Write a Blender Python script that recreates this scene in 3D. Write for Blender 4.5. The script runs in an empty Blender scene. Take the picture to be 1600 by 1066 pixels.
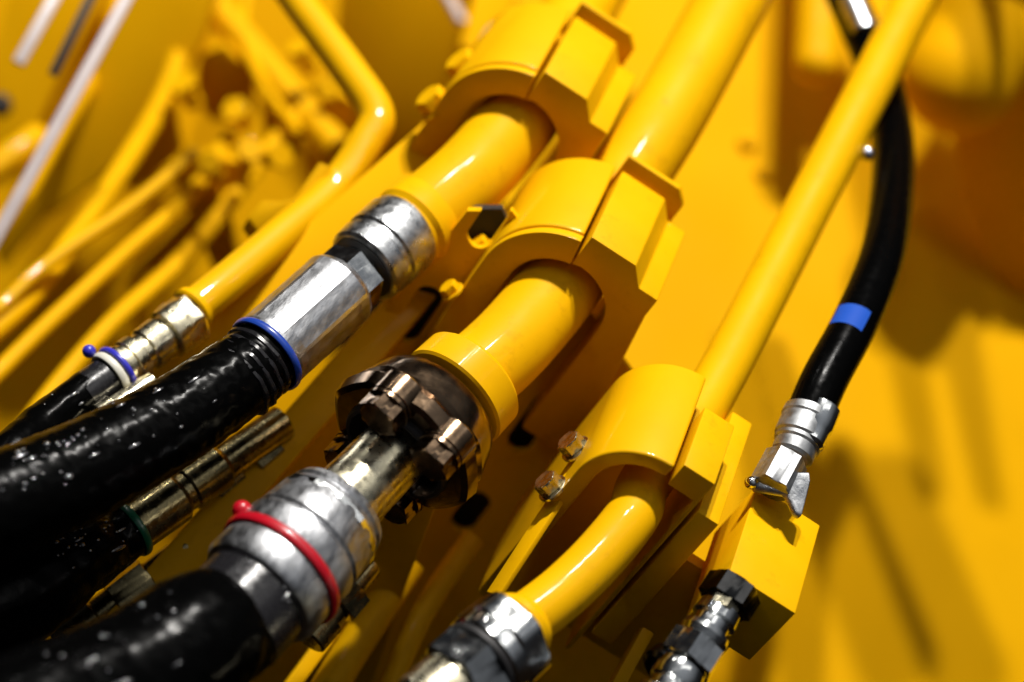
import bpy, bmesh, math, random
from mathutils import Vector, Matrix, noise
random.seed(7)
S = bpy.context.scene
C = S.collection
K = 0.0003125            # metres per photo pixel at the focus distance
PXD = 1600*85/36         # focus distance in photo pixels (85 mm lens)
V = Vector
RT = V((.8375, .273, .473)).normalized()
UP = V((-.538, .559, .631)); UP = (UP-RT*UP.dot(RT)).normalized()
BK = RT.cross(UP)
CAM = BK*PXD             # camera position in pixel units, the focus point is the origin
# ---------------------------------------------------------------- camera
cd = bpy.data.cameras.new('camera'); cam = bpy.data.objects.new('camera', cd); C.objects.link(cam)
cam.matrix_world = Matrix(((RT.x, UP.x, BK.x, CAM.x*K), (RT.y, UP.y, BK.y, CAM.y*K), (RT.z, UP.z, BK.z, CAM.z*K), (0, 0, 0, 1)))
cd.lens = 85; cd.sensor_width = 36; cd.clip_start = .05; cd.clip_end = 60
cd.dof.use_dof = True; cd.dof.focus_distance = (PXD-45)*K; cd.dof.aperture_fstop = 2.7
S.camera = cam
# ---------------------------------------------------------------- light
w = bpy.data.worlds.new('World'); S.world = w; w.use_nodes = True
nt = w.node_tree; bg = nt.nodes['Background']
tc = nt.nodes.new('ShaderNodeTexCoord'); sp = nt.nodes.new('ShaderNodeSeparateXYZ')
cr = nt.nodes.new('ShaderNodeValToRGB'); mr = nt.nodes.new('ShaderNodeMapRange')
mr.inputs[1].default_value = -1
nt.links.new(tc.outputs['Generated'], sp.inputs[0]); nt.links.new(sp.outputs[2], mr.inputs[0]); nt.links.new(mr.outputs[0], cr.inputs[0])
e = cr.color_ramp.elements
e[0].position = 0; e[0].color = (.05, .028, .012, 1); e[1].position = 1; e[1].color = (2.6, 2.7, 2.9, 1)
x = e.new(.5); x.color = (.07, .045, .03, 1); x = e.new(.74); x.color = (.16, .17, .19, 1); x = e.new(.9); x.color = (1.3, 1.35, 1.45, 1)
nt.links.new(cr.outputs[0], bg.inputs[0]); bg.inputs[1].default_value = .13

def lamp(name, d, dist, size, power, col=(1, .96, .9), shape='DISK', sy=None, aim=(0, 0, 0)):
    l = bpy.data.lights.new(name, 'AREA'); l.shape = shape; l.size = size
    if sy: l.size_y = sy
    l.energy = power; l.color = col
    o = bpy.data.objects.new(name, l); C.objects.link(o)
    d = V(d).normalized(); o.location = d*dist+V(aim)
    o.rotation_euler = d.to_track_quat('Z', 'Y').to_euler()
lamp('hall_lamp', (-.39, .305, .90), 2.6, .10, 68)
lamp('hall_lamp', (-.29, .325, .90), 2.6, .10, 68)
lamp('ceiling_strip', (.10, .02, 1), 3.2, .45, 5.5, (1, .97, .92), 'RECTANGLE', 2.2)
lamp('ceiling_spot', (-.75, -.35, .8), 2.8, .10, 3, (1, .97, .92))
lamp('ceiling_spot', (-.95, .5, .75), 3.0, .10, 3, (1, .97, .92))
S.view_settings.view_transform = 'Standard'; S.view_settings.look = 'None'
S.view_settings.exposure = -0.12; S.view_settings.gamma = 1
S.render.engine = 'CYCLES'

# ---------------------------------------------------------------- placing helpers
def W(px, py, d=0.0):
    """photo pixel + depth behind the focus plane (pixels) -> point (pixel units)"""
    f = (PXD+d)/PXD
    return RT*((px-800)*f)+UP*((533-py)*f)-BK*d
def on(px, py, P0, N):
    ray = W(px, py, 0)-CAM; t = (P0-CAM).dot(N)/ray.dot(N); return CAM+ray*t
X, Y, Z = V((1, 0, 0)), V((0, 1, 0)), V((0, 0, 1))
# ---------------------------------------------------------------- materials
def mat(name, col, rough=.4, metal=0, coat=0, bump=0, bscale=300, var=0, vscale=60, rvar=0, spec=.5, stretch=None, dirt=0, dcol=(.02, .015, .01)):
    m = bpy.data.materials.new(name); m.use_nodes = True; t = m.node_tree; b = t.nodes['Principled BSDF']
    L = t.links.new; N = t.nodes.new
    b.inputs['Roughness'].default_value = rough; b.inputs['Metallic'].default_value = metal
    b.inputs['Coat Weight'].default_value = coat; b.inputs['Coat Roughness'].default_value = .06
    b.inputs['Specular IOR Level'].default_value = spec
    b.inputs['Base Color'].default_value = (*col, 1)
    tc = N('ShaderNodeTexCoord'); mp = N('ShaderNodeMapping'); L(tc.outputs['Object'], mp.inputs[0])
    if stretch: mp.inputs['Scale'].default_value = stretch
    src = None
    if var:
        n = N('ShaderNodeTexNoise'); n.inputs['Scale'].default_value = vscale; n.inputs['Detail'].default_value = 5; L(mp.outputs[0], n.inputs[0])
        r = N('ShaderNodeMapRange'); r.inputs[1].default_value = .3; r.inputs[2].default_value = .7; r.inputs[3].default_value = 1-var; r.inputs[4].default_value = 1+var*.5; L(n.outputs[0], r.inputs[0])
        mx = N('ShaderNodeVectorMath'); mx.operation = 'SCALE'; mx.inputs[0].default_value = col; L(r.outputs[0], mx.inputs['Scale']); src = mx.outputs[0]
    if dirt:
        n = N('ShaderNodeTexNoise'); n.inputs['Scale'].default_value = vscale*2.3; n.inputs['Detail'].default_value = 8; n.inputs['Roughness'].default_value = .7; L(mp.outputs[0], n.inputs[0])
        r = N('ShaderNodeMapRange'); r.inputs[1].default_value = .56; r.inputs[2].default_value = .72; r.inputs[3].default_value = 0; r.inputs[4].default_value = dirt; L(n.outputs[0], r.inputs[0])
        mx = N('ShaderNodeMix'); mx.data_type = 'RGBA'; L(r.outputs[0], mx.inputs[0])
        if src: L(src, mx.inputs[6])
        else: mx.inputs[6].default_value = (*col, 1)
        mx.inputs[7].default_value = (*dcol, 1); src = mx.outputs[2]
    if src: L(src, b.inputs['Base Color'])
    if rvar:
        n = N('ShaderNodeTexNoise'); n.inputs['Scale'].default_value = vscale*1.7; n.inputs['Detail'].default_value = 6; L(mp.outputs[0], n.inputs[0])
        r = N('ShaderNodeMapRange'); r.inputs[1].default_value = .3; r.inputs[2].default_value = .7; r.inputs[3].default_value = max(.03, rough-rvar); r.inputs[4].default_value = rough+rvar; L(n.outputs[0], r.inputs[0]); L(r.outputs[0], b.inputs['Roughness'])
    if bump:
        n = N('ShaderNodeTexNoise'); n.inputs['Scale'].default_value = bscale; n.inputs['Detail'].default_value = 3; L(mp.outputs[0], n.inputs[0])
        bp = N('ShaderNodeBump'); bp.inputs['Strength'].default_value = bump; bp.inputs['Distance'].default_value = .00022; L(n.outputs[0], bp.inputs['Height']); L(bp.outputs[0], b.inputs['Normal'])
    return m
M = dict(
 gloss=mat('glossy_yellow_paint', (.74, .385, .0008), .45, coat=.6, spec=.08, bump=.12, bscale=210, var=.06, vscale=30),
 paint=mat('yellow_paint', (.74, .385, .0008), .5, coat=.06, spec=.06, bump=.16, bscale=210, var=.07, vscale=30, rvar=.1, dirt=.28, dcol=(.30, .12, .002)),
 panel=mat('yellow_panel_paint', (.71, .358, .0008), .7, coat=0, spec=.03, bump=.12, bscale=60, var=.07, vscale=9, rvar=.08),
 zinc=mat('zinc_plated_steel', (.56, .575, .59), .33, 1, bump=.5, bscale=800, var=.35, vscale=140, rvar=.12, dirt=.5, dcol=(.25, .24, .2)),
 zincb=mat('brushed_zinc_steel', (.56, .57, .59), .38, 1, bump=.45, bscale=900, var=.35, vscale=240, rvar=.1, stretch=(1, .35, .6), dirt=.5, dcol=(.2, .2, .2)),
 brass=mat('yellow_chromate_steel', (.68, .62, .44), .28, 1, bump=.25, bscale=380, var=.35, vscale=110, rvar=.12, dirt=.5, dcol=(.2, .16, .07)),
 dchrome=mat('dark_chrome_steel', (.27, .18, .11), .2, 1, bump=.4, bscale=300, var=.45, vscale=90, rvar=.06, dirt=.3, dcol=(.05, .03, .02)),
 steel=mat('polished_steel', (.72, .74, .74), .14, 1, bump=.15, bscale=300, var=.25, vscale=100, rvar=.08),
 darksteel=mat('blackened_steel', (.05, .05, .05), .22, 1, bump=.2, bscale=300, var=.3, vscale=100),
 rubber=mat('black_rubber', (.001, .001, .001), .22, bump=.35, bscale=300, rvar=.08, vscale=120, spec=.035),
 sleeve=mat('wet_black_sleeve', (.011, .0105, .012), .26, bump=.6, bscale=300, rvar=.12, vscale=160, spec=.35),
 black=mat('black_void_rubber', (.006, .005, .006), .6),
 blue=mat('blue_plastic', (.01, .045, .30), .3, coat=.3),
 bluev=mat('violet_blue_plastic', (.03, .03, .42), .3, coat=.3),
 bluel=mat('blue_tape', (.012, .07, .40), .6, spec=.1),
 red=mat('red_plastic', (.42, .004, .014), .3, coat=.3),
 green=mat('green_plastic', (.0, .10, .045), .35, coat=.2),
 white=mat('white_plastic', (.62, .60, .52), .4),
 rail=mat('lilac_grey_rail', (.50, .43, .42), .4, bump=.1, bscale=80, var=.08),
 castgrey=mat('dull_cast_zinc', (.40, .41, .42), .5, 1, bump=.5, bscale=300, var=.3, vscale=120, rvar=.12, dirt=.4),
 dullbrass=mat('dull_chromate_steel', (.27, .22, .11), .24, 1, bump=.5, bscale=380, var=.4, vscale=110, rvar=.1, dirt=.5, dcol=(.08, .06, .03)),
 water=mat('water_bead', (.05, .05, .055), .16, coat=1, spec=1),
)
# ---------------------------------------------------------------- object helpers
ORG = {}
def finish(bm, ang=32):
    bmesh.ops.recalc_face_normals(bm, faces=bm.faces)
    for f in bm.faces: f.smooth = True
    for ed in bm.edges:
        if len(ed.link_faces) == 2:
            ed.smooth = ed.calc_face_angle(0) < math.radians(ang)
def empty(name, label, cat, at, group=None):
    o = bpy.data.objects.new(name, None); C.objects.link(o); o.empty_display_size = .01
    o.location = at*K; ORG[o.name] = V(at); o['label'] = label; o['category'] = cat
    if group: o['group'] = group
    return o
def obj(name, bm, m, parent=None, ang=32):
    finish(bm, ang)
    if parent is None or parent.type == 'MESH' or True:
        c = V((0, 0, 0))
        for v in bm.verts: c += v.co
        c /= max(1, len(bm.verts))
    me = bpy.data.meshes.new(name)
    for v in bm.verts: v.co = (v.co-c)*K
    bm.to_mesh(me); bm.free()
    me.materials.append(M[m] if isinstance(m, str) else m)
    o = bpy.data.objects.new(name, me); C.objects.link(o)
    ORG[o.name] = c
    if parent: o.parent = parent; o.location = (c-ORG[parent.name])*K
    else: o.location = c*K
    return o
def tag(o, label, cat=None, group=None, kind=None):
    o['label'] = label
    if cat: o['category'] = cat
    if group: o['group'] = group
    if kind: o['kind'] = kind
    return o
def catmull(pts, n=10):
    out = []
    P = [pts[0]]+list(pts)+[pts[-1]]
    for i in range(1, len(P)-2):
        a, b, c, d = P[i-1], P[i], P[i+1], P[i+2]
        for k in range(n):
            t = k/n
            out.append(.5*((2*b)+(c-a)*t+(2*a-5*b+4*c-d)*t*t+(3*b-a-3*c+d)*t**3))
    out.append(P[-2]); return out
def tube(pts, rad, n=40, smooth=10, wob=0, freq=.02, bm=None, cap=True):
    """pts: list of Vector, rad: number or list"""
    if not isinstance(rad, (list, tuple)): rad = [rad]*len(pts)
    if smooth:
        q = catmull([V((*p, )) for p in pts], smooth)
        rr = []
        for i in range(len(pts)-1):
            for k in range(smooth): rr.append(rad[i]+(rad[i+1]-rad[i])*k/smooth)
        rr.append(rad[-1])
    else: q, rr = list(pts), list(rad)
    bm = bm or bmesh.new(); rings = []
    t0 = (q[1]-q[0]).normalized(); a = t0.orthogonal().normalized()
    for i, p in enumerate(q):
        t = ((q[min(i+1, len(q)-1)]-q[max(i-1, 0)])).normalized()
        a = (a-t*a.dot(t)).normalized(); b = t.cross(a); ring = []
        for j in range(n):
            th = 2*math.pi*j/n; d = a*math.cos(th)+b*math.sin(th); r = rr[i]
            if wob: r += wob*noise.noise((p+d*r)*freq)
            ring.append(bm.verts.new(p+d*r))
        rings.append(ring)
    for i in range(len(rings)-1):
        for j in range(n):
            bm.faces.new((rings[i][j], rings[i][(j+1) % n], rings[i+1][(j+1) % n], rings[i+1][j]))
    if cap: bm.faces.new(rings[0]); bm.faces.new(rings[-1][::-1])
    return bm
def lathe(p, ax, prof, n=64, hexr=None, rot=0, bm=None, closed=False):
    """prof: (t, r) along ax from p; hexr: prof entries with third value True are cut to a hexagon of that across-flats half width"""
    ax = ax.normalized(); u = (Z-ax*Z.dot(ax)).normalized(); v = ax.cross(u); bm = bm or bmesh.new(); rings = []
    for pr in prof:
        t, r = pr[0], pr[1]; hx = pr[2] if len(pr) > 2 else None; ring = []
        for j in range(n):
            th = 2*math.pi*j/n; rr = r
            if hx:
                a = (th+math.pi/6) % (math.pi/3)-math.pi/6
                rr = min(r, hx/math.cos(a))
            ring.append(bm.verts.new(p+ax*t+(u*math.cos(th+rot)+v*math.sin(th+rot))*rr))
        rings.append(ring)
    for i in range(len(rings)-1):
        for j in range(n):
            bm.faces.new((rings[i][j], rings[i][(j+1) % n], rings[i+1][(j+1) % n], rings[i+1][j]))
    if closed:
        for j in range(n):
            bm.faces.new((rings[-1][j], rings[-1][(j+1) % n], rings[0][(j+1) % n], rings[0][j]))
    else: bm.faces.new(rings[0][::-1]); bm.faces.new(rings[-1])
    return bm
def hexnut(af, L, ch=.10):
    """profile of a chamfered hexagon nut: across flats half width af"""
    R = af*1.1547; c = af*ch
    return [(0, af*.97, None), (c*.6, R, af), (L-c*.6, R, af), (L, af*.97, None)]
def bevelall(bm, w, seg=2, ang=25):
    bmesh.ops.recalc_face_normals(bm, faces=bm.faces)
    es = [e for e in bm.edges if len(e.link_faces) == 2 and e.calc_face_angle(0) > math.radians(ang)]
    bmesh.ops.bevel(bm, geom=es, offset=w, segments=seg, affect='EDGES', clamp_overlap=True, profile=.5)
    return bm
def prism(pts, ext, bev=0, bm=None):
    """pts closed outline (Vectors), ext extrusion vector"""
    own = bm is None; bm = bm or bmesh.new()
    a = [bm.verts.new(p) for p in pts]; b = [bm.verts.new(p+ext) for p in pts]; n = len(pts)
    bm.faces.new(a[::-1]); bm.faces.new(b)
    for i in range(n): bm.faces.new((a[i], a[(i+1) % n], b[(i+1) % n], b[i]))
    if bev: bevelall(bm, bev)
    return bm
def box(o, sx, sy, sz, bev=3, ax=(X, Y, Z)):
    """o = low corner"""
    return prism([o, o+ax[0]*sx, o+ax[0]*sx+ax[1]*sy, o+ax[1]*sy], ax[2]*sz, bev)
def bar(p, q, w_, h_, up=Z, bev=3):
    a = (q-p); s = a.cross(up).normalized(); u = s.cross(a).normalized()
    return prism([p-s*w_/2-u*h_/2, p+s*w_/2-u*h_/2, p+s*w_/2+u*h_/2, p-s*w_/2+u*h_/2], a, bev)
def ball(p, r, sx=1, ax=None, bm=None):
    bm = bm or bmesh.new()
    bmesh.ops.create_icosphere(bm, subdivisions=3, radius=r, matrix=Matrix.Translation(p)); return bm
def ringprof(r0, r1, w_): # torus-like band
    out = []
    for k in range(12):
        th = 2*math.pi*k/12; out.append((w_/2*math.cos(th), (r0+r1)/2+(r1-r0)/2*math.sin(th)))
    return out
def band(p, ax, r, th, wd): return lathe(p, ax, ringprof(r-th*.4, r+th, wd), closed=True)
def plate_slots(pts, thick, N, slots):
    """plate with rounded long slots; slots: (centre, along, half length, half width)"""
    bm = prism(pts, -N*thick, 0)
    me = bpy.data.meshes.new('tmp'); bm.to_mesh(me); bm.free(); o = bpy.data.objects.new('tmp', me); C.objects.link(o)
    cut = bmesh.new()
    for c, al, hl, hw in slots:
        s = al.cross(N).normalized(); out = []
        for k in range(24):
            th = 2*math.pi*k/24; ox = hl-hw if math.cos(th) > 0 else -(hl-hw)
            rr = hw
            out.append(c+al*(ox+rr*math.cos(th))+s*rr*math.sin(th)+N*40)
        prism(out, -N*(thick+80), 0, cut)
    bmesh.ops.recalc_face_normals(cut, faces=cut.faces)
    mc = bpy.data.meshes.new('tmpc'); cut.to_mesh(mc); cut.free(); oc = bpy.data.objects.new('tmpc', mc); C.objects.link(oc)
    md = o.modifiers.new('b', 'BOOLEAN'); md.object = oc; md.operation = 'DIFFERENCE'; md.solver = 'EXACT'
    bpy.context.view_layer.update(); dg = bpy.context.evaluated_depsgraph_get()
    r = bmesh.new(); r.from_mesh(o.evaluated_get(dg).to_mesh())
    bpy.data.objects.remove(o); bpy.data.objects.remove(oc)
    return r

# ================================================================ THE SETTING
# big yellow body panel behind, to the right
P0 = W(1400, 600, 1350); N0 = V((-.14, -.36, .92)).normalized()
bm = prism([on(900, 1400, P0, N0), on(2300, 1400, P0, N0), on(2300, -500, P0, N0), on(700, -500, P0, N0)], -N0*40, 4)
tag(obj('body_panel', bm, 'panel'), 'large smooth yellow machine body panel in the right background', 'panel')
# left lower deck
P1 = W(150, 560, 1800); N1 = V((-.02, -.80, .60)).normalized()
bm = prism([on(-900, 1500, P1, N1), on(420, 1500, P1, N1), on(640, -560, P1, N1), on(-1000, -560, P1, N1)], -N1*40, 4)
tag(obj('deck_panel', bm, 'panel'), 'yellow orange sheet metal deck behind the small pipes at left', 'panel')
# dark upright partition behind the top centre
P2 = W(760, 150, 1600); N2 = V((.0, -.98, .2)).normalized()
bm = prism([on(500, 330, P2, N2), on(740, 300, P2, N2), on(770, 130, P2, N2), on(690, -60, P2, N2), on(540, -120, P2, N2)], -N2*30, 3)
tag(obj('partition_plate', bm, 'panel'), 'shaded upright brown looking plate behind the topmost clamp', 'plate')
# slotted mounting plate
P3 = W(830, 660, 350); N3 = V((.12, -.97, .14)).normalized()
al = (Z-N3*Z.dot(N3)).normalized()
def on3(a, b): return on(a, b, P3, N3)
slots = [(on3(832, 662), 66, 23), (on3(652, 492), 62, 24), (on3(735, 800), 48, 24), (on3(763, 350), 50, 22), (on3(530, 800), 62, 22), (on3(900, 860), 60, 22)]
root = empty('mounting_plate', 'shaded yellow slotted mounting plate behind and below the three clamps', 'plate', P3)
outl = [on3(*p) for p in [(800, 330), (1000, 600), (1060, 860), (960, 1400), (60, 1400), (180, 1080), (420, 700), (640, 440), (730, 330)]]
obj('slotted_sheet', plate_slots(outl, 14, N3, [(c, al, a, b) for c, a, b in slots]), 'paint', root)
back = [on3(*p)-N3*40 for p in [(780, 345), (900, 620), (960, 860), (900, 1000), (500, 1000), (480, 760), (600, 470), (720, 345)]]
bm = prism(back, -N3*14, 0); obj('slot_shade_sheet', bm, 'black', root)  # added black sheet, stands in for the enclosed dark behind the slots
# folded ribs of the plate, running down to the left
def rib(a, b, wd, ht, name, label, cat='rib', d0=200, d1=330, m='paint', bev=4):
    p, q = W(*a, d0), W(*b, d1)
    return tag(obj(name, bar(p, q, wd, ht, Z, bev), m), label, cat)
rib((705, 395), (190, 985), 64, 40, 'support_bar', 'flat yellow bar running under the black hoses', 'bar', 330, 60)
rib((690, 215), (120, 720), 78, 30, 'flat_rail', 'wide flat yellow rail beside the bent pipe', 'rail', 420, 190, 'panel')
rib((620, 850), (420, 1120), 26, 20, 'edge_strip', 'thin dim yellow edge strip at the bottom behind the red tied hose', 'strip', 330, 200)
rib((1010, 985), (930, 1130), 22, 30, 'lower_strip', 'narrow yellow strip between the lowest clamp and the small fitting', 'strip', 60, 20)

for pts_, wd_, lab in (
  ([(640, 880, 300), (560, 1000, 240), (480, 1130, 190)], 30, 'shaded yellow pipe low in the gap left of the silver hex fitting'),
  ([(740, 840, 290), (660, 960, 240), (590, 1120, 180)], 20, 'thin shaded yellow pipe in the gap just left of the silver hex fitting'),
  ([(470, 760, 260), (370, 880, 200), (270, 1000, 150)], 16, 'thin shaded yellow pipe beside the flat bar under the hoses')):
    tag(obj('shaded_pipe', tube([W(*p_) for p_ in pts_], wd_, 32, 8), 'paint'), lab, 'pipe', 'shaded pipes below the hoses')
for poly_, lab in (
  ([(905, 700), (955, 640), (1010, 610), (1010, 680), (930, 820), (850, 930), (800, 950)], 'shaded upright plate behind the smallest clamp, left of it'),
  ([(520, 900), (640, 760), (700, 740), (640, 900), (560, 1130), (440, 1130)], 'shaded upright plate under the dark flange')):
    Pq = W(*poly_[0], 250); Nq = V((.1, -.98, -.02)).normalized()
    tag(obj('shaded_plate', prism([on(a, b, Pq, Nq) for a, b in poly_], -Nq*12, 2), 'paint'), lab, 'plate')

# ================================================================ CLAMPS
def make_clamp(c, Ro, Ri, label, sx, bx, bz, Lb, La, small=False, legL=300, legR=260):
    """c: tube centre in the front face; sx: slit position; bx,bz block width/top"""
    root = empty('pipe_clamp', label, 'clamp', c, 'yellow clamps that hold the three large pipes')
    th1 = math.acos(max(-1, min(1, sx/Ro)))
    def arc(Ra, Rb, y0, L, a1):
        out = []
        n = 24
        out.append(V((-Ra, 0, -legL)))
        for k in range(n+1):
            th = math.pi+(a1-math.pi)*k/n; out.append(V((Ra*math.cos(th), 0, Ra*math.sin(th))))
        for k in range(n+1):
            th = a1+(math.pi-a1)*k/n; out.append(V((Rb*math.cos(th), 0, Rb*math.sin(th))))
        out.append(V((-Rb, 0, -legL)))
        return prism([c+p+Y*y0 for p in out], Y*L, 0)
    g = 0 if small else 16
    if g:
        b = arc(Ro, Ri, 0, g, th1); bevelall(b, 2.5, 2, 50); obj('front_lip', b, 'paint', root)
        b = arc(Ro-5, Ri, g+.3, 7, th1); obj('groove', b, 'paint', root)
        b = arc(Ro, Ri, g+7.6, La-g-8, th1); bevelall(b, 7, 4, 50); obj('saddle', b, 'gloss', root)
    else:
        b = arc(Ro, Ri, 0, La, th1); bevelall(b, 7, 4, 50); obj('saddle', b, 'gloss', root)
    # block right of the slit: section polygon extruded along Y
    x0 = sx+9; zi = math.sqrt(max(0, Ri*Ri-x0*x0))
    if small: zi = 70
    sec = [V((x0, 0, zi)), V((x0, 0, bz)), V((x0+bx, 0, bz))]
    if not small: sec += [V((x0+bx+26, 0, bz-34)), V((x0+bx+62, 0, bz-34)), V((x0+bx+62, 0, bz-75)), V((Ro+30, 0, -legR*.4)), V((Ro+30, 0, -legR))]
    else: sec += [V((x0+bx, 0, -legR)), V((x0+bx-9, 0, -legR)), V((x0+bx-9, 0, zi))]
    xin = Ri+4
    if not small:
        sec += [V((xin, 0, -legR)), V((xin, 0, 0))]
        for k in range(1, 9):
            th = (math.acos(x0/Ri))*k/9; sec.append(V((xin*math.cos(th), 0, xin*math.sin(th))))
    b = prism([c+p+Y*2 for p in sec], Y*Lb, 0); bevelall(b, 3, 2, 20); obj('block', b, 'paint', root)
    if not small:
        pl = [V((x0-4, 0, bz-60)), V((x0-4, 0, bz+18)), V((x0+bx+12, 0, bz+18)), V((x0+bx+34, 0, bz-6)), V((x0+bx+34, 0, bz-60))]
        b = prism([c+p+Y*(Lb+20) for p in pl], Y*13, 3); obj('stop_plate', b, 'paint', root)
        b = prism([c+p+Y*(Lb+3) for p in [V((x0+8, 0, bz-62)), V((x0+8, 0, bz-24)), V((x0+bx-12, 0, bz-24)), V((x0+bx-12, 0, bz-62))]], Y*17, 0); obj('spacer', b, 'paint', root)
    return root
C2 = W(864, 472, 130)
make_clamp(C2, 132, 82, 'middle yellow pipe clamp, on the pipe with the dark bolted flange', -22, 84, 148, 208, 240)
C1 = W(795, 215, 320)
make_clamp(C1, 132, 82, 'yellow pipe clamp at the top of the photo above the silver swivel nut', -22, 84, 148, 205, 245)
C3 = W(994, 794, -90)
make_clamp(C3, 108, 80, 'smaller yellow pipe clamp with thin curved saddle beside the silver bolts at the bottom', 4, 56, 120, 150, 235, True, 330, 330)

# bolts beside the clamps
def bolt(name, p, ax, af, L, m, label, group, shank=None):
    r = empty(name, label, 'bolt', p, group)
    obj('head', lathe(p, ax, hexnut(af, L), 48), m, r)
    if shank: obj('washer', lathe(p-ax*6, ax, [(0, af*1.35), (1, af*1.42), (5, af*1.42), (6, af*1.35)], 40), m, r)
    return r
bax = V((-.55, -.15, .55)).normalized()
bax = V((-.8, -.1, .35)).normalized()
bolt('hex_bolt', W(728, 108, 400), bax, 24, 26, 'paint', 'yellow painted hex bolt high on the left flank of the topmost clamp', 'painted bolts on the clamps', 1)
bolt('hex_bolt', W(682, 165, 360), bax, 24, 26, 'paint', 'yellow painted hex bolt low on the left flank of the topmost clamp', 'painted bolts on the clamps', 1)
bolt('hex_bolt', W(752, 385, 205), bax, 14, 14, 'paint', 'yellow painted hex bolt on the upper left flank of the middle clamp', 'painted bolts on the clamps', 1)
bolt('hex_bolt', W(706, 455, 170), bax, 14, 14, 'paint', 'yellow painted hex bolt on the lower left flank of the middle clamp', 'painted bolts on the clamps', 1)
bolt('hex_bolt', W(898, 700, -10), bax, 18, 20, 'brass', 'upper of two silver hex bolts left of the smallest clamp', 'silver bolts left of the smallest clamp', 1)
bolt('hex_bolt', W(862, 762, -50), bax, 18, 20, 'brass', 'lower of two silver hex bolts left of the smallest clamp', 'silver bolts left of the smallest clamp', 1)
tag(obj('bolt_strip', bar(W(945, 665, 0), W(772, 930, -90), 36, 9, bax, 2), 'paint'), 'thin yellow strip carrying the two silver bolts', 'strip')

# ================================================================ LARGE PIPES
def pipe(pts, R, label, collar=None):
    r = empty('hydraulic_pipe', label, 'pipe', pts[0], 'large yellow hydraulic pipes')
    obj('tube', tube(pts, R, 56, 12), 'paint', r)
    if collar: 
        p, ax, prof = collar; obj('collar', lathe(p, ax, prof, 56), 'paint', r)
    return r
A1 = W(640, 357, 200); d1 = (W(567, 418, 138)-A1).normalized()
pipe([C1+Y*1200, C1+Y*500, C1+Y*170, C1+Y*60, W(735, 275, 272), A1, A1+d1*6], 67, 'yellow pipe from the topmost clamp down to the silver swivel nut',
     (A1-d1*52, d1, [(0, 68), (8, 71), (46, 73), (56, 66)]))
def weld(p, ax, R, par): return obj('weld_bead', band(p, ax, R, 4, 9), 'paint', par)
A2 = W(737, 592, 25); d2 = (W(600, 728, -80)-A2).normalized()
pipe([W(1180, -70, 700), W(1035, 195, 420), C2+Y*170, C2+Y*60, W(800, 535, 80), A2, A2+d2*10], 67, 'thick yellow pipe through the middle clamp to the dark bolted flange',
     (A2-d2*12, d2, [(0, 67), (4, 86), (10, 92), (58, 94), (62, 90)]))
A3 = W(822, 970, -235); d3 = (W(740, 1040, -300)-A3).normalized()
pipe([W(1466, -70, 760), W(1280, 290, 440), W(1105, 625, 120), C3+Y*70, C3-Y*10, W(938, 868, -150), W(880, 925, -195), A3, A3+d3*12], 41, 'slim yellow pipe through the smallest clamp bending to the lowest silver nut',
     (A3-d3*8, d3, [(0, 42), (8, 49), (14, 53), (24, 53), (26, 48)]))

# ================================================================ HOSE 1 (silver nut, blue ring)
def hose_root(label, p): return empty('hydraulic_hose', label, 'hose', p, 'black hydraulic hoses with metal end fittings')
h1 = hose_root('black wet hose with long silver ferrule and blue ring, joined by a round silver nut', W(425, 550, 0))
ax = (W(567, 418, 138)-W(417, 553, 12)).normalized()
n0 = W(567, 418, 138)
obj('swivel_nut', lathe(n0, ax, [(0, 56), (0.5, 63), (5, 68), (32, 70), (36, 66), (44, 66), (48, 71), (98, 71), (112, 66), (116, 60)], 72), 'zinc', h1)
nf = bpy.context.view_layer
obj('nut_bore', lathe(n0, ax, [(-.8, 40), (-.8, 58), (-1.6, 58), (-2, 40)], 64), 'black', h1)
obj('hex_neck', lathe(n0-ax*75, ax, [(0, 50), (2, 60, 51), (60, 60, 51), (64, 44), (76, 42)], 48, rot=.35), 'steel', h1)
f0 = W(417, 553, 12); L1 = (n0-f0).length-46
b = lathe(f0, ax, [(0, 60), (4, 66), (10, 67)]+[(10+(L1-26)*k/10, 67-.5*(k % 2)) for k in range(1, 11)]+[(L1-8, 63), (L1, 54)], 10*6)
for v in b.verts: # eight crimp flats along the ferrule
    t = (v.co-f0).dot(ax)
    if 22 < t < L1-24:
        r = v.co-f0-ax*t; u0 = (Z-ax*Z.dot(ax)).normalized(); v0 = ax.cross(u0)
        th = math.atan2(r.dot(v0), r.dot(u0)); k = abs(((th*8/(2*math.pi)) % 1)-.5)
        v.co = f0+ax*t+r*(1-.022*(1 if k < .36 else 0))
obj('ferrule', b, 'zincb', h1, 8)
obj('blue_ring', band(f0-ax*1, ax, 65, 5, 13), 'blue', h1)
hp = [f0+ax*4, f0-ax*30, W(340, 612, -48), W(255, 668, -105), W(130, 735, -180), W(-20, 800, -270), W(-260, 900, -400)]
hs = obj('rubber_hose', tube(hp, [60, 62, 66, 70, 76, 80, 84], 64, 26, 1.8, .07), 'rubber', h1)
b = bmesh.new()
for k in range(4): # folds of the protective sleeve
    t = 14+k*17; tube([f0-ax*t, f0-ax*(t+4), f0-ax*(t+9), f0-ax*(t+13)], [60, 64.5+k*.6, 64+k*.6, 60], 48, 0, 3.5, .06, b)
obj('sleeve_folds', b, 'sleeve', h1)
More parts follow.
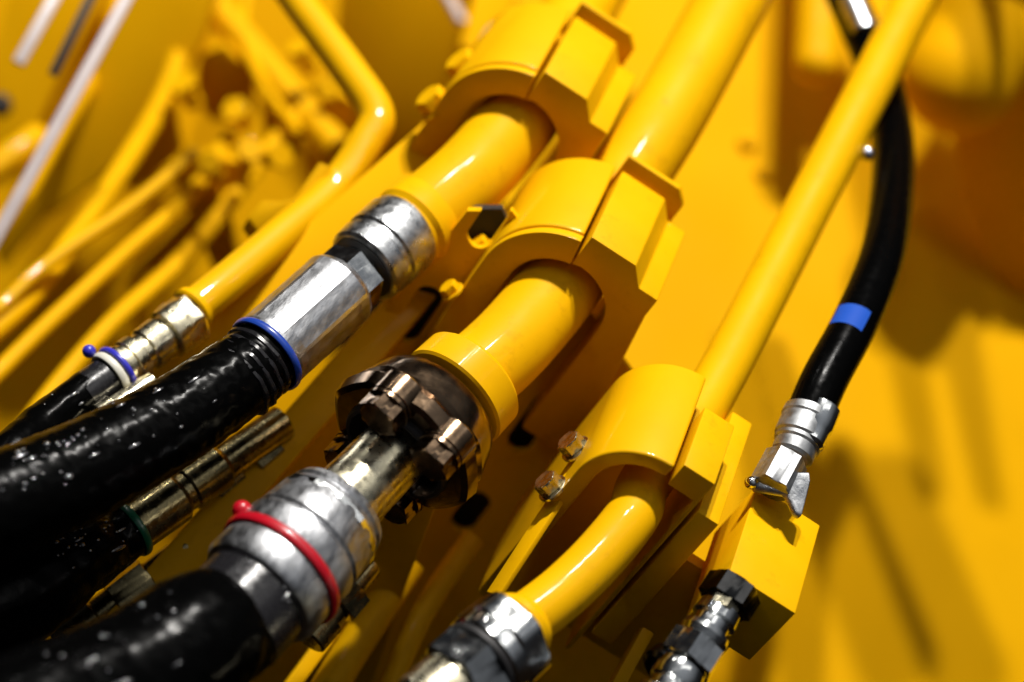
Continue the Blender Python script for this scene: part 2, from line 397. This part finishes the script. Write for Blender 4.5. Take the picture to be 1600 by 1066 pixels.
def beads(path, R, n, r0, r1, parent, sd, tmin=0, tmax=1):
    random.seed(sd); q = catmull(path, 12); bm = bmesh.new()
    rr_ = []
    for i in range(len(path)-1):
        for k in range(12): rr_.append(R[i]+(R[i+1]-R[i])*k/12)
    rr_.append(R[-1]); RL = rr_
    wts = [(q[i+1]-q[i]).length for i in range(len(q)-1)]
    for _ in range(n):
        i = random.choices(range(len(q)-1), wts)[0]; f = random.random()
        p = q[i].lerp(q[i+1], f); a = (q[i+1]-q[i]).normalized(); R = RL[i]
        if noise.noise(p*.02)+random.random()*.5 < .12: continue
        d = (UP*random.uniform(-.2, 1)+BK*random.uniform(.1, 1)+Z*.5+RT*random.uniform(-.7, .7)); d = (d-a*d.dot(a)).normalized()
        rr = random.uniform(r0, r1)*(1.5 if random.random() < .15 else .85)
        e_ = random.uniform(1, 1.6) if random.random() < .8 else random.uniform(2.5, 5); b_ = a.cross(d)
        m4 = Matrix(((a.x*e_, b_.x, d.x*.7, 0), (a.y*e_, b_.y, d.y*.7, 0), (a.z*e_, b_.z, d.z*.7, 0), (0, 0, 0, 1)))
        bmesh.ops.create_icosphere(bm, subdivisions=2, radius=rr, matrix=Matrix.Translation(p+d*(R+rr*.1)) @ m4)
    o = obj('water_beads', bm, 'water', parent, 80); o['kind'] = 'stuff'; return o
beads(hp[:6], [60, 62, 66, 70, 76, 80], 95, 1.2, 3.6, h1, 3, 0, .9)

# ================================================================ DARK FLANGE + HOSE 2 (red tie)
fc = W(648, 674, -50); fd = (W(655, 665, -42)-W(592, 734, -98)).normalized()   # fd points to the pipe
u0 = (Z-fd*Z.dot(fd)).normalized(); v0 = fd.cross(u0)
fl = empty('split_flange', 'dark shiny bolted flange joining the middle pipe to the red tied hose', 'flange', fc)
bm = lathe(fc-fd*44, fd, [(0, 94), (2, 122), (8, 131), (30, 134), (36, 126), (44, 122), (52, 126), (84, 114), (98, 108), (104, 104), (106, 90), (60, 90)], 96, closed=True)
for v in bm.verts:   # cast scallops round the rim
    t = (v.co-fc).dot(fd); q_ = v.co-fc-fd*t
    if q_.length > 115:
        th = math.atan2(q_.dot(v0), q_.dot(u0)); v.co -= q_.normalized()*(5*abs(math.sin(th*4)))
obj('flange_ring', bm, 'dchrome', fl, 22)
def angfor(dx, dy):
    t_ = V((dx, -dy)).normalized()
    return max((math.radians(k) for k in range(360)), key=lambda h: V(((u0*math.cos(h)+v0*math.sin(h)).dot(RT), (u0*math.cos(h)+v0*math.sin(h)).dot(UP))).normalized().dot(t_))
aa, ab = angfor(-8, -105), angfor(110, -8)
for th in (aa, ab, aa+math.pi, ab+math.pi):
    a = th; dr = u0*math.cos(th)+v0*math.sin(th)
    q = fc+dr*107
    # ear
    b = lathe(q-fd*50, fd, [(0, 31), (4, 38), (40, 38), (44, 34)], 40); e_ = obj('bolt_ear', b, 'dchrome', fl)
    b = lathe(q-fd*82, fd, hexnut(31, 28), 48, rot=.5+a); hb = obj('bolt_head', b, 'dchrome', fl)
    obj('washer', lathe(q-fd*56, fd, [(0, 33), (1, 37), (7, 37), (9, 33)], 40), 'dchrome', hb)
h2 = hose_root('thickest black hose with silver ferrule and a red tie, held in the dark flange', W(400, 930, -250))
obj('dark_hole_lining', lathe(fc-fd*56, fd, [(0, 84), (0, 90), (3, 93), (60, 93), (60, 30), (56, 30), (56, 84)], 64, closed=True), 'black', h2)  # black lining, puts the darkness of the flange hole into the colour
q0 = W(600, 722, -90); q1 = W(532, 792, -150); q2 = W(400, 930, -265)
a2 = (q0-q1).normalized()
obj('neck', lathe(q1-a2*6, a2, [(0, 64), (4, 60), (60, 57), ((q0-q1).length+30, 56), ((q0-q1).length+44, 58)], 64), 'brass', h2)
a3 = (q1-q2).normalized(); Lf = (q1-q2).length
ff = [(0, 88), (3, 94), (12, 99), (58, 98), (64, 95), (70, 98), (104, 97), (112, 91), (118, 94), (Lf-30, 88), (Lf-20, 82), (Lf-14, 84), (Lf-4, 80), (Lf, 70)]
obj('ferrule', lathe(q2, a3, ff, 72), 'zincb', h2)
obj('ferrule_ring', lathe(q2+a3*(Lf-44), a3, [(0, 87), (2, 91.5), (12, 91.5), (14, 86)], 12), 'steel', h2, 10)
tp = q2+a3*58
tie = obj('red_tie', band(tp, a3, 99.5, 6, 17), 'red', h2)
kn = W(378, 797, -225)
obj('tie_knob', ball(kn, 15), 'red', tie)
b = lathe(q2-a3*64, a3, [(0, 84), (3, 87), (62, 86), (66, 80)], 64)
obj('inner_sleeve', b, 'sleeve', h2)
hp2 = [q2-a3*20, q2-a3*62, W(306, 1000, -345), W(215, 1064, -400), W(60, 1130, -460), W(-160, 1215, -540)]
obj('rubber_hose', tube(hp2, [84, 86, 97, 104, 108, 110], 64, 26, 1.8, .05), 'rubber', h2)
beads([q2, q2-a3*30, q2-a3*66], [86.5]*3, 30, 1.6, 4, h2, 5)
beads(hp2[2:6], [98, 105, 109, 111], 42, 1.6, 4, h2, 9)

# ================================================================ HOSE 0 (blue tie) and bent small pipe
bp = [W(380, -120, 760), W(464, 0, 660), W(545, 110, 560), W(588, 178, 500), W(572, 222, 470), W(520, 298, 420), W(440, 368, 330), W(355, 440, 240), W(300, 484, 190)]
r = empty('bent_pipe', 'slim yellow pipe with a sharp elbow above the wide flat rail', 'pipe', bp[-1])
obj('tube', tube(bp, 32, 40, 12), 'gloss', r)
dd = (bp[-1]-bp[-2]).normalized()
obj('collar', lathe(bp[-1]-dd*14, dd, [(0, 32), (4, 38), (16, 40), (20, 36)], 40), 'paint', r)
h0 = hose_root('thin black hose at the far left with plated fitting and violet blue tie', W(170, 580, 100))
g0 = W(292, 500, 185); g1 = W(172, 588, 100); ga = (g0-g1).normalized(); GL = (g0-g1).length
obj('swivel_nut', lathe(g0-ga*46, ga, [(0, 34), (2, 42), (30, 45), (42, 45, 40), (54, 47, 41), (60, 38)], 48), 'brass', h0)
obj('fitting_body', lathe(g1, ga, [(0, 36), (6, 39), (28, 39), (30, 34), (40, 34), (42, 38), (60, 38), (64, 32), (74, 32), (78, 37), (GL-56, 38), (GL-52, 31), (GL-40, 31)], 48), 'brass', h0)
obj('white_ring', band(g1+ga*2, ga, 38, 5, 14), 'white', h0)
t0 = obj('blue_tie', band(g1+ga*16, ga, 40, 5, 10), 'bluev', h0)
obj('tie_knob', ball(W(139, 549, 95), 11), 'bluev', t0)
obj('inner_sleeve', lathe(g1-ga*62, ga, [(0, 33), (3, 36), (60, 35), (64, 30)], 48), 'sleeve', h0)
hp0 = [g1-ga*10, g1-ga*60, W(70, 668, 20), W(10, 725, -50), W(-90, 820, -120)]
obj('rubber_hose', tube(hp0, [34, 36, 40, 44, 48], 48, 12, 2, .04), 'rubber', h0)
beads(hp0[:4], [35, 36.5, 40, 44], 26, 1.4, 3, h0, 4)
# second thin fitting between
h4 = hose_root('short pale plated fitting half hidden between the two left hoses', W(170, 640, 60))
s0, s1 = W(238, 596, 90), W(110, 690, 0); sa = (s0-s1).normalized(); SL = (s0-s1).length
obj('fitting_body', lathe(s1, sa, [(0, 20), (4, 24), (30, 24), (36, 18), (60, 20), (64, 26), (90, 27), (94, 20), (SL-20, 18), (SL, 16)], 40), 'brass', h4)
obj('rubber_hose', tube([s1+sa*10, s1-sa*60, W(0, 790, -60), W(-140, 880, -120)], 30, 32, 8, 2, .04), 'rubber', h4)

# ================================================================ HOSE 3 (green ring)
h3 = hose_root('black hose with green ring and dull plated ferrule, lying below the blue ringed hose', W(205, 830, 20))
k0 = W(204, 826, 20); k1 = W(470, 640, 190); ka = (k1-k0).normalized(); KL = (k1-k0).length
obj('ferrule', lathe(k0, ka, [(0, 38), (4, 43), (90, 43), (100, 34), (112, 34), (116, 38), (180, 38), (190, 30), (KL-40, 30)], 56), 'dullbrass', h3)
obj('green_ring', band(k0, ka, 46, 4, 13), 'green', h3)
hp3 = [k0+ka*6, k0-ka*40, W(120, 874, -50), W(20, 930, -120), W(-160, 1010, -230)]
obj('rubber_hose', tube(hp3, [44, 47, 60, 84, 96], 56, 14, 3, .04), 'rubber', h3)
beads(hp3[:4], [45, 48, 61, 85], 90, 1.4, 3.4, h3, 12)
# small brass fittings lying below the hoses
def fitting(label, a, b, R, da, db, m='dullbrass', rot=0):
    p, q = W(*a, da), W(*b, db); x_ = (q-p).normalized(); L = (q-p).length
    r = empty('pipe_fitting', label, 'fitting', p)
    obj('body', lathe(p, x_, [(0, R*.7), (3, R*.8), (L*.28, R*.8), (L*.3, R*.66), (L*.42, R*.66)], 40), m, r)
    obj('hex', lathe(p+x_*L*.42, x_, hexnut(R*.9, L*.26), 48, rot=rot), m, r)
    obj('tail', lathe(p+x_*L*.68, x_, [(0, R*.5), (3, R*.55), (L*.28, R*.55), (L*.31, R*.5)], 40), m, r)
    return r
fitting('plated hex fitting under the blue ringed hose, above the yellow bar', (330, 770), (470, 650), 40, 150, 210, rot=.3)
fitting('dim plated fitting below the green ringed hose', (90, 1010), (300, 850), 44, 60, 120, rot=.2)
fitting('plated fitting seen under the silver ferrule with the red tie', (480, 1000), (580, 880), 40, 60, 130, rot=.6)

# ================================================================ HOSE 5: fitting on the slim pipe
h5 = hose_root('silver hex fittings at the bottom edge joined to the slim bent pipe', W(740, 1040, -300))
m0 = W(790, 1000, -262); md = d3
obj('swivel_nut', lathe(m0-md*22, md, [(0, 60), (5, 74, 68), (44, 76, 69), (48, 70), (70, 69), (74, 64)], 48, rot=.25), 'steel', h5)
obj('seal_ring', lathe(m0+md*52, md, [(0, 58), (1, 66), (8, 66), (9, 58)], 48), 'black', h5)
obj('hex_body', lathe(m0+md*62, md, hexnut(60, 56), 48, rot=.55), 'steel', h5)
obj('tail', lathe(m0+md*118, md, [(0, 52), (4, 56), (60, 54), (64, 46), (170, 46)], 48), 'brass', h5)

# ================================================================ RIGHT BRACKET, small fitting, fork, control hose
br = empty('bracket', 'yellow welded bracket with narrow upright bar and square block right of the smallest clamp', 'bracket', W(1130, 880, -110))
t0 = W(1107, 810, -120)   # front top edge centre of narrow bar
b = box(t0-X*19-Z*330, 38, 262, 330, 3); obj('upright_bar', b, 'paint', br)
t1 = W(1140, 893, -150)
b = box(t1-Z*130, 120, 215, 130, 3); obj('square_block', b, 'paint', br)
b = box(t0-X*60+Y*80-Z*420, 250, 22, 260, 2); obj('web_plate', b, 'paint', br)
# lower right fitting
sf = empty('small_fitting', 'small black and silver threaded fitting under the square yellow block', 'fitting', W(1140, 940, -170))
v1 = W(1150, 915, -140); v2 = W(1040, 1085, -235); va = (v2-v1).normalized()
obj('black_hex', lathe(v1, va, hexnut(39, 40), 48, rot=.15), 'darksteel', sf)
obj('silver_key', lathe(v1+va*30-X*2+Z*16, va, hexnut(21, 32), 48, rot=.5), 'brass', sf)
obj('collar', lathe(v1+va*46, va, [(0, 26), (2, 34), (22, 36), (26, 29), (40, 29), (44, 38), (54, 40), (64, 36), (68, 27)], 48), 'steel', sf)
obj('hex_nut', lathe(v1+va*112, va, hexnut(40, 44), 48, rot=.8), 'steel', sf)
obj('sleeve', lathe(v1+va*158, va, [(0, 30), (3, 37), (20, 40), (34, 37), (38, 32), (54, 32), (58, 42), (80, 44), (100, 42)], 48), 'steel', sf)
obj('side_cap', lathe(W(1046, 1030, -190), V((-.3, -.75, -.1)), [(0, 24), (4, 30), (26, 30), (32, 22)], 40), 'darksteel', sf)
# fork end + hose
ch = empty('control_hose', 'black hose with blue band and silver fork end, curving behind the slim pipe at right', 'hose', W(1260, 690, 40))
cp = [W(1262, 655, 60), W(1290, 590, 100), W(1338, 500, 180), W(1378, 400, 300), W(1394, 300, 460), W(1394, 215, 600), W(1378, 130, 740), W(1342, 40, 860), W(1305, -40, 930)]
obj('rubber_hose', tube(cp, 38, 44, 12), 'rubber', ch)
cx = (cp[2]-cp[1]).normalized()
cq = catmull(cp, 40)
def pxy(p): return 533-p.dot(UP)*PXD/(PXD-p.dot(BK))
ci = min(range(len(cq)), key=lambda i: abs(pxy(cq[i])-530)); cj = min(range(len(cq)), key=lambda i: abs(pxy(cq[i])-502))
b = tube(cq[ci:cj+1], 38.8, 44, 0, cap=False); b.normal_update()
sg = 1 if sum(f.normal.dot(BK) for f in b.faces if (f.calc_center_median()-cq[ci]).dot(BK) > 20) > 0 else -1
bmesh.ops.delete(b, geom=[f for f in b.faces if f.normal.dot(BK)*sg < .25 or f.normal.dot(RT)*sg > .55], context='FACES')
obj('blue_label', b, 'bluel', ch)
ca = (cp[0]-cp[1]).normalized()
fr = obj('ferrule', lathe(cp[0]-ca*12, ca, [(0, 38), (3, 42), (16, 43), (20, 41), (52, 41), (56, 38), (62, 38), (66, 35), (84, 34), (88, 28)], 40), 'castgrey', ch, 14)
obj('crimp_collar', lathe(cp[0]-ca*16+RT*13+Z*12, ca, [(0, 24), (3, 29), (40, 29), (46, 26), (70, 25), (76, 20)], 40), 'steel', ch)
obj('hex_body', lathe(W(1230, 716, 0), W(1190, 790, -45)-W(1230, 716, 0), hexnut(31, 62), 48, rot=.2), 'castgrey', ch)
obj('end_lug', bevelall(prism([W(1222, 736, -30), W(1266, 736, -30), W(1268, 752, -34), W(1254, 806, -55), W(1244, 800, -55), W(1230, 770, -42), W(1180, 762, -30), W(1180, 748, -26)], Z*-14+BK*4, 0), 4, 3), 'zinc', ch)
obj('pivot_ball', ball(W(1174, 754, -30), 11), 'steel', ch)
obj('end_sleeve', lathe(W(1352, 50, 810), (W(1312, -40, 870)-W(1352, 50, 810)), [(0, 20), (3, 25), (60, 25), (90, 22)], 40), 'zinc', ch)
obj('side_screw', ball(W(1354, 240, 480), 14), 'steel', ch)

# ================================================================ RIGHT BACKGROUND: drum and beams
def dome(a, b, R, name, label, cat, m='panel'):
    d = (b-a).normalized(); L = (b-a).length
    pr = [(R-R*math.cos(k*math.pi/20), max(.5, R*math.sin(k*math.pi/20))) for k in range(0, 11)]+[(L, R)]
    return tag(obj(name, lathe(a, d, pr, 72), m), label, cat)
dome(W(1462, 190, 1150), W(1760, -330, 1500), 120, 'cylinder_barrel', 'large blurred yellow cylinder with rounded end at the upper right corner', 'cylinder', 'panel')
dome(W(1275, 130, 1350), W(1290, -240, 1600), 50, 'rear_pipe', 'blurred yellow round ended pipe at the top behind the slim pipe', 'pipe', 'paint')
P5 = W(1540, 300, 1400); N5 = V((.0, -1, .0)).normalized()
tag(obj('side_plate', prism([on(a, b, P5, N5) for a, b in [(1478, 150), (1500, 60), (1700, 20), (1700, 520), (1600, 500), (1540, 400), (1500, 280)]], -N5*40, 5), 'panel'), 'blurred shaded plate at the right edge below the large cylinder', 'plate')
for q_, l_ in (((1192, 272), 'blurred dome added to catch a glint on the body panel, lower of the two near the thick pipe'), ((1166, 226), 'blurred dome added to catch a glint on the body panel, upper of the two near the thick pipe'), ((1303, 52), 'blurred dome added to catch a glint above the slim pipe')):
    tag(obj('glint_dome', ball(on(*q_, P0, N0)+N0*4, 20), 'paint'), l_, 'glint dome', 'added glint domes in the right background')  # domes added on the panel to catch the lamps as blurred glints
# unseen rods added above the frame, casting long soft shadows on the panel
LD = V((-.34, .315, .90)).normalized()
def caster(a, b, R, lift, label):
    p, q = on(*a, P0, N0)+LD*lift, on(*b, P0, N0)+LD*lift
    return tag(obj('shadow_rod', tube([p, q], R, 24, 0), 'panel'), label, 'rod')
caster((1206, -60), (1250, 285), [66, 58], 560, 'short thick yellow shadow rod added above the frame, over the slim pipe')
caster((1285, 300), (1386, 880), [66, 28], 1350, 'tapering yellow shadow rod added high above the frame')
caster((1385, 535), (1720, 650), [30, 32], 950, 'slim yellow shadow rod added above the frame slanting to the right')
caster((1225, 860), (1330, 1130), [72, 78], 1500, 'thick yellow shadow rod added farthest above the frame')

# ================================================================ LEFT BACKGROUND
def bn(name, label, cat, a, b, wd, ht, m='paint', up=Z, bev=4): return tag(obj(name, bar(W(*a), W(*b), wd, ht, up, bev), m), label, cat)
def WB(x, y, d): return W(x, y, d*1.75)
def bb(name, label, cat, a, b, wd, ht, m='paint', up=Z, bev=4): return tag(obj(name, bar(WB(*a), WB(*b), wd, ht, up, bev), m), label, cat)
def plate(name, poly, N, P, label, cat, th=24, m='panel'):
    N = V(N).normalized(); P = WB(*P)
    return tag(obj(name, prism([on(a, b, P, N) for a, b in poly], -N*th, 4), m), label, cat)
plate('boom_beam', [(225, -60), (350, -60), (318, 60), (240, 190), (150, 285), (60, 345), (0, 420), (-20, 360)], (-.35, -.86, .36), (180, 150, 830), 'wide blurred orange beam at the upper left beside the lilac grey rail', 'beam')
plate('boom_beam', [(-60, -60), (190, -60), (110, 90), (60, 200), (-60, 320)], (-.35, -.80, .46), (60, 60, 980), 'blurred orange beam in the upper left corner beyond the rails', 'beam')
for poly, N, P, lab in (
  ([(312, 85), (350, 70), (398, 120), (392, 185), (330, 190), (300, 150)], (.1, -.98, .0), (350, 140, 820), 'dark shaded plate above the cluster of blurred connectors'),
  ([(405, 160), (450, 190), (470, 240), (420, 260)], (.2, -.96, .0), (430, 210, 760), 'small dark shaded plate between the two upper yellow pipes'),
  ([(262, 260), (330, 240), (350, 320), (385, 440), (345, 450), (300, 350)], (.2, -.96, .0), (320, 340, 640), 'added plate standing in for a shadow running down from the connector cluster'),  # plate turned from the lamps, shaped as one arm of crossing shadows
  ([(350, 250), (400, 260), (360, 330), (230, 430), (190, 440), (300, 330)], (.3, -.94, .05), (300, 350, 660), 'added plate standing in for a shadow crossing the other towards lower left'),  # other arm of the crossing shadows, also built as a plate
  ([(500, 130), (560, 165), (540, 235), (500, 210)], (.1, -.98, .0), (530, 190, 720), 'small dark shaded plate inside the sharp elbow'),
  ([(230, 190), (270, 150), (280, 240), (210, 300), (180, 280)], (-.1, -.98, .1), (230, 230, 760), 'dim plate just right of the orange beam')):
    plate('shaded_plate', poly, N, P, lab, 'plate')
bn('grey_rail', 'long blurred lilac grey rail slanting across the upper left', 'rail', (235, -70, 780), (-60, 470, 560), 24, 14, 'rail')
bn('grey_rail', 'short blurred lilac grey rail in the upper left corner', 'rail', (100, -30, 900), (28, 100, 820), 24, 14, 'rail')
bn('dark_rod', 'blurred dark rod between the two lilac grey rails', 'rod', (165, -50, 860), (82, 118, 790), 18, 14, 'black')
tag(obj('dark_plug', ball(WB(0, 165, 780), 26), 'black'), 'blurred black plug at the left edge', 'plug')
tag(obj('grey_stub', bar(WB(670, -60, 800), WB(722, 36, 760), 22, 16, Z, 3), 'rail'), 'short blurred grey stub at the top beside the topmost clamp', 'rod')
def pp(label, pts, R, m='paint'):
    return tag(obj('small_pipe', tube([WB(*p) for p in pts], R, 32, 8), 'gloss'), label, 'pipe', 'blurred yellow pipes at the upper left')
pp('blurred wide yellow pipe slanting down at the top left of the sharp elbow', [(300, -60, 900), (330, 0, 860), (430, 120, 780), (530, 235, 700)], 34)
pp('blurred thin yellow pipe curving up from the left edge with glints', [(-60, 520, 320), (0, 480, 360), (70, 415, 400), (200, 325, 480), (305, 238, 560)], 13)
pp('blurred yellow pipe low at the left edge', [(-60, 300, 660), (30, 235, 690), (60, 215, 720)], 30)
def blob(label, p, R, d=(-.4, -.5, .6), L=60):
    r = empty('pipe_connector', label, 'connector', WB(*p), 'blurred yellow connectors at the upper left')
    a = V(d).normalized(); p = WB(*p)
    obj('hex', lathe(p, a, hexnut(R, L*.4), 48), 'paint', r)
    obj('stem', lathe(p-a*L*.8, a, [(0, R*.6), (4, R*.7), (L*.5, R*.7), (L*.8, R*.62)], 32), 'paint', r)
for pts_, R_, lab in (
  ([(-60, 640, 300), (60, 520, 380), (190, 400, 480), (300, 300, 580), (360, 210, 680)], 16, 'long blurred yellow pipe ending at the dark gap above the connectors'),
  ([(-60, 560, 330), (40, 470, 400), (110, 380, 500), (200, 250, 640), (262, 140, 760), (300, 20, 860)], 22, 'long blurred yellow pipe running along the orange beam'),
  ([(-40, 780, 260), (60, 640, 340), (170, 510, 430), (290, 400, 540), (400, 260, 660), (470, 170, 740)], 18, 'long blurred yellow pipe low on the deck left of the bent pipe'),
  ([(-60, 420, 480), (20, 330, 600), (90, 210, 760), (170, 60, 900), (200, -60, 980)], 20, 'blurred yellow pipe hugging the long lilac rail'),
  ([(400, -60, 900), (380, 40, 820), (410, 130, 740), (470, 210, 660)], 12, 'thin blurred yellow pipe between the two upper pipes')):
    tag(obj('small_pipe', tube([WB(*p_) for p_ in pts_], R_, 28, 8), 'paint'), lab, 'pipe', 'blurred yellow pipes at the upper left')
blob('blurred yellow connector just right of the dark gap', (372, 178, 650), 25)
blob('round blurred yellow connector below the others', (330, 262, 560), 24)
blob('blurred yellow connector nearest the step shaped strip', (432, 245, 540), 24, (.3, -.5, .7))
blob('blurred yellow connector between two others', (388, 240, 560), 22, (0, -.5, .8))
blob('blurred yellow connector highest up beside the beam', (290, 140, 700), 28, (-.6, -.3, .6))
blob('blurred yellow connector left of the elbow, high up', (470, 85, 700), 22, (-.6, -.3, .6))
blob('blurred yellow connector just left of the sharp elbow', (508, 140, 640), 22, (.2, -.5, .6))
tag(obj('step_strip', prism([W(*p, 400) for p in [(388, 340), (410, 312), (440, 314), (462, 308), (500, 252), (520, 262), (476, 330), (446, 338), (432, 344), (404, 362)]], -Z*30, 3), 'paint'), 'step shaped yellow strip left of the bent pipe', 'strip')
bb('rear_bracket', 'blurred upright yellow plate behind the topmost clamp', 'bracket', (745, 90, 760), (800, -120, 860), 90, 30, 'panel')
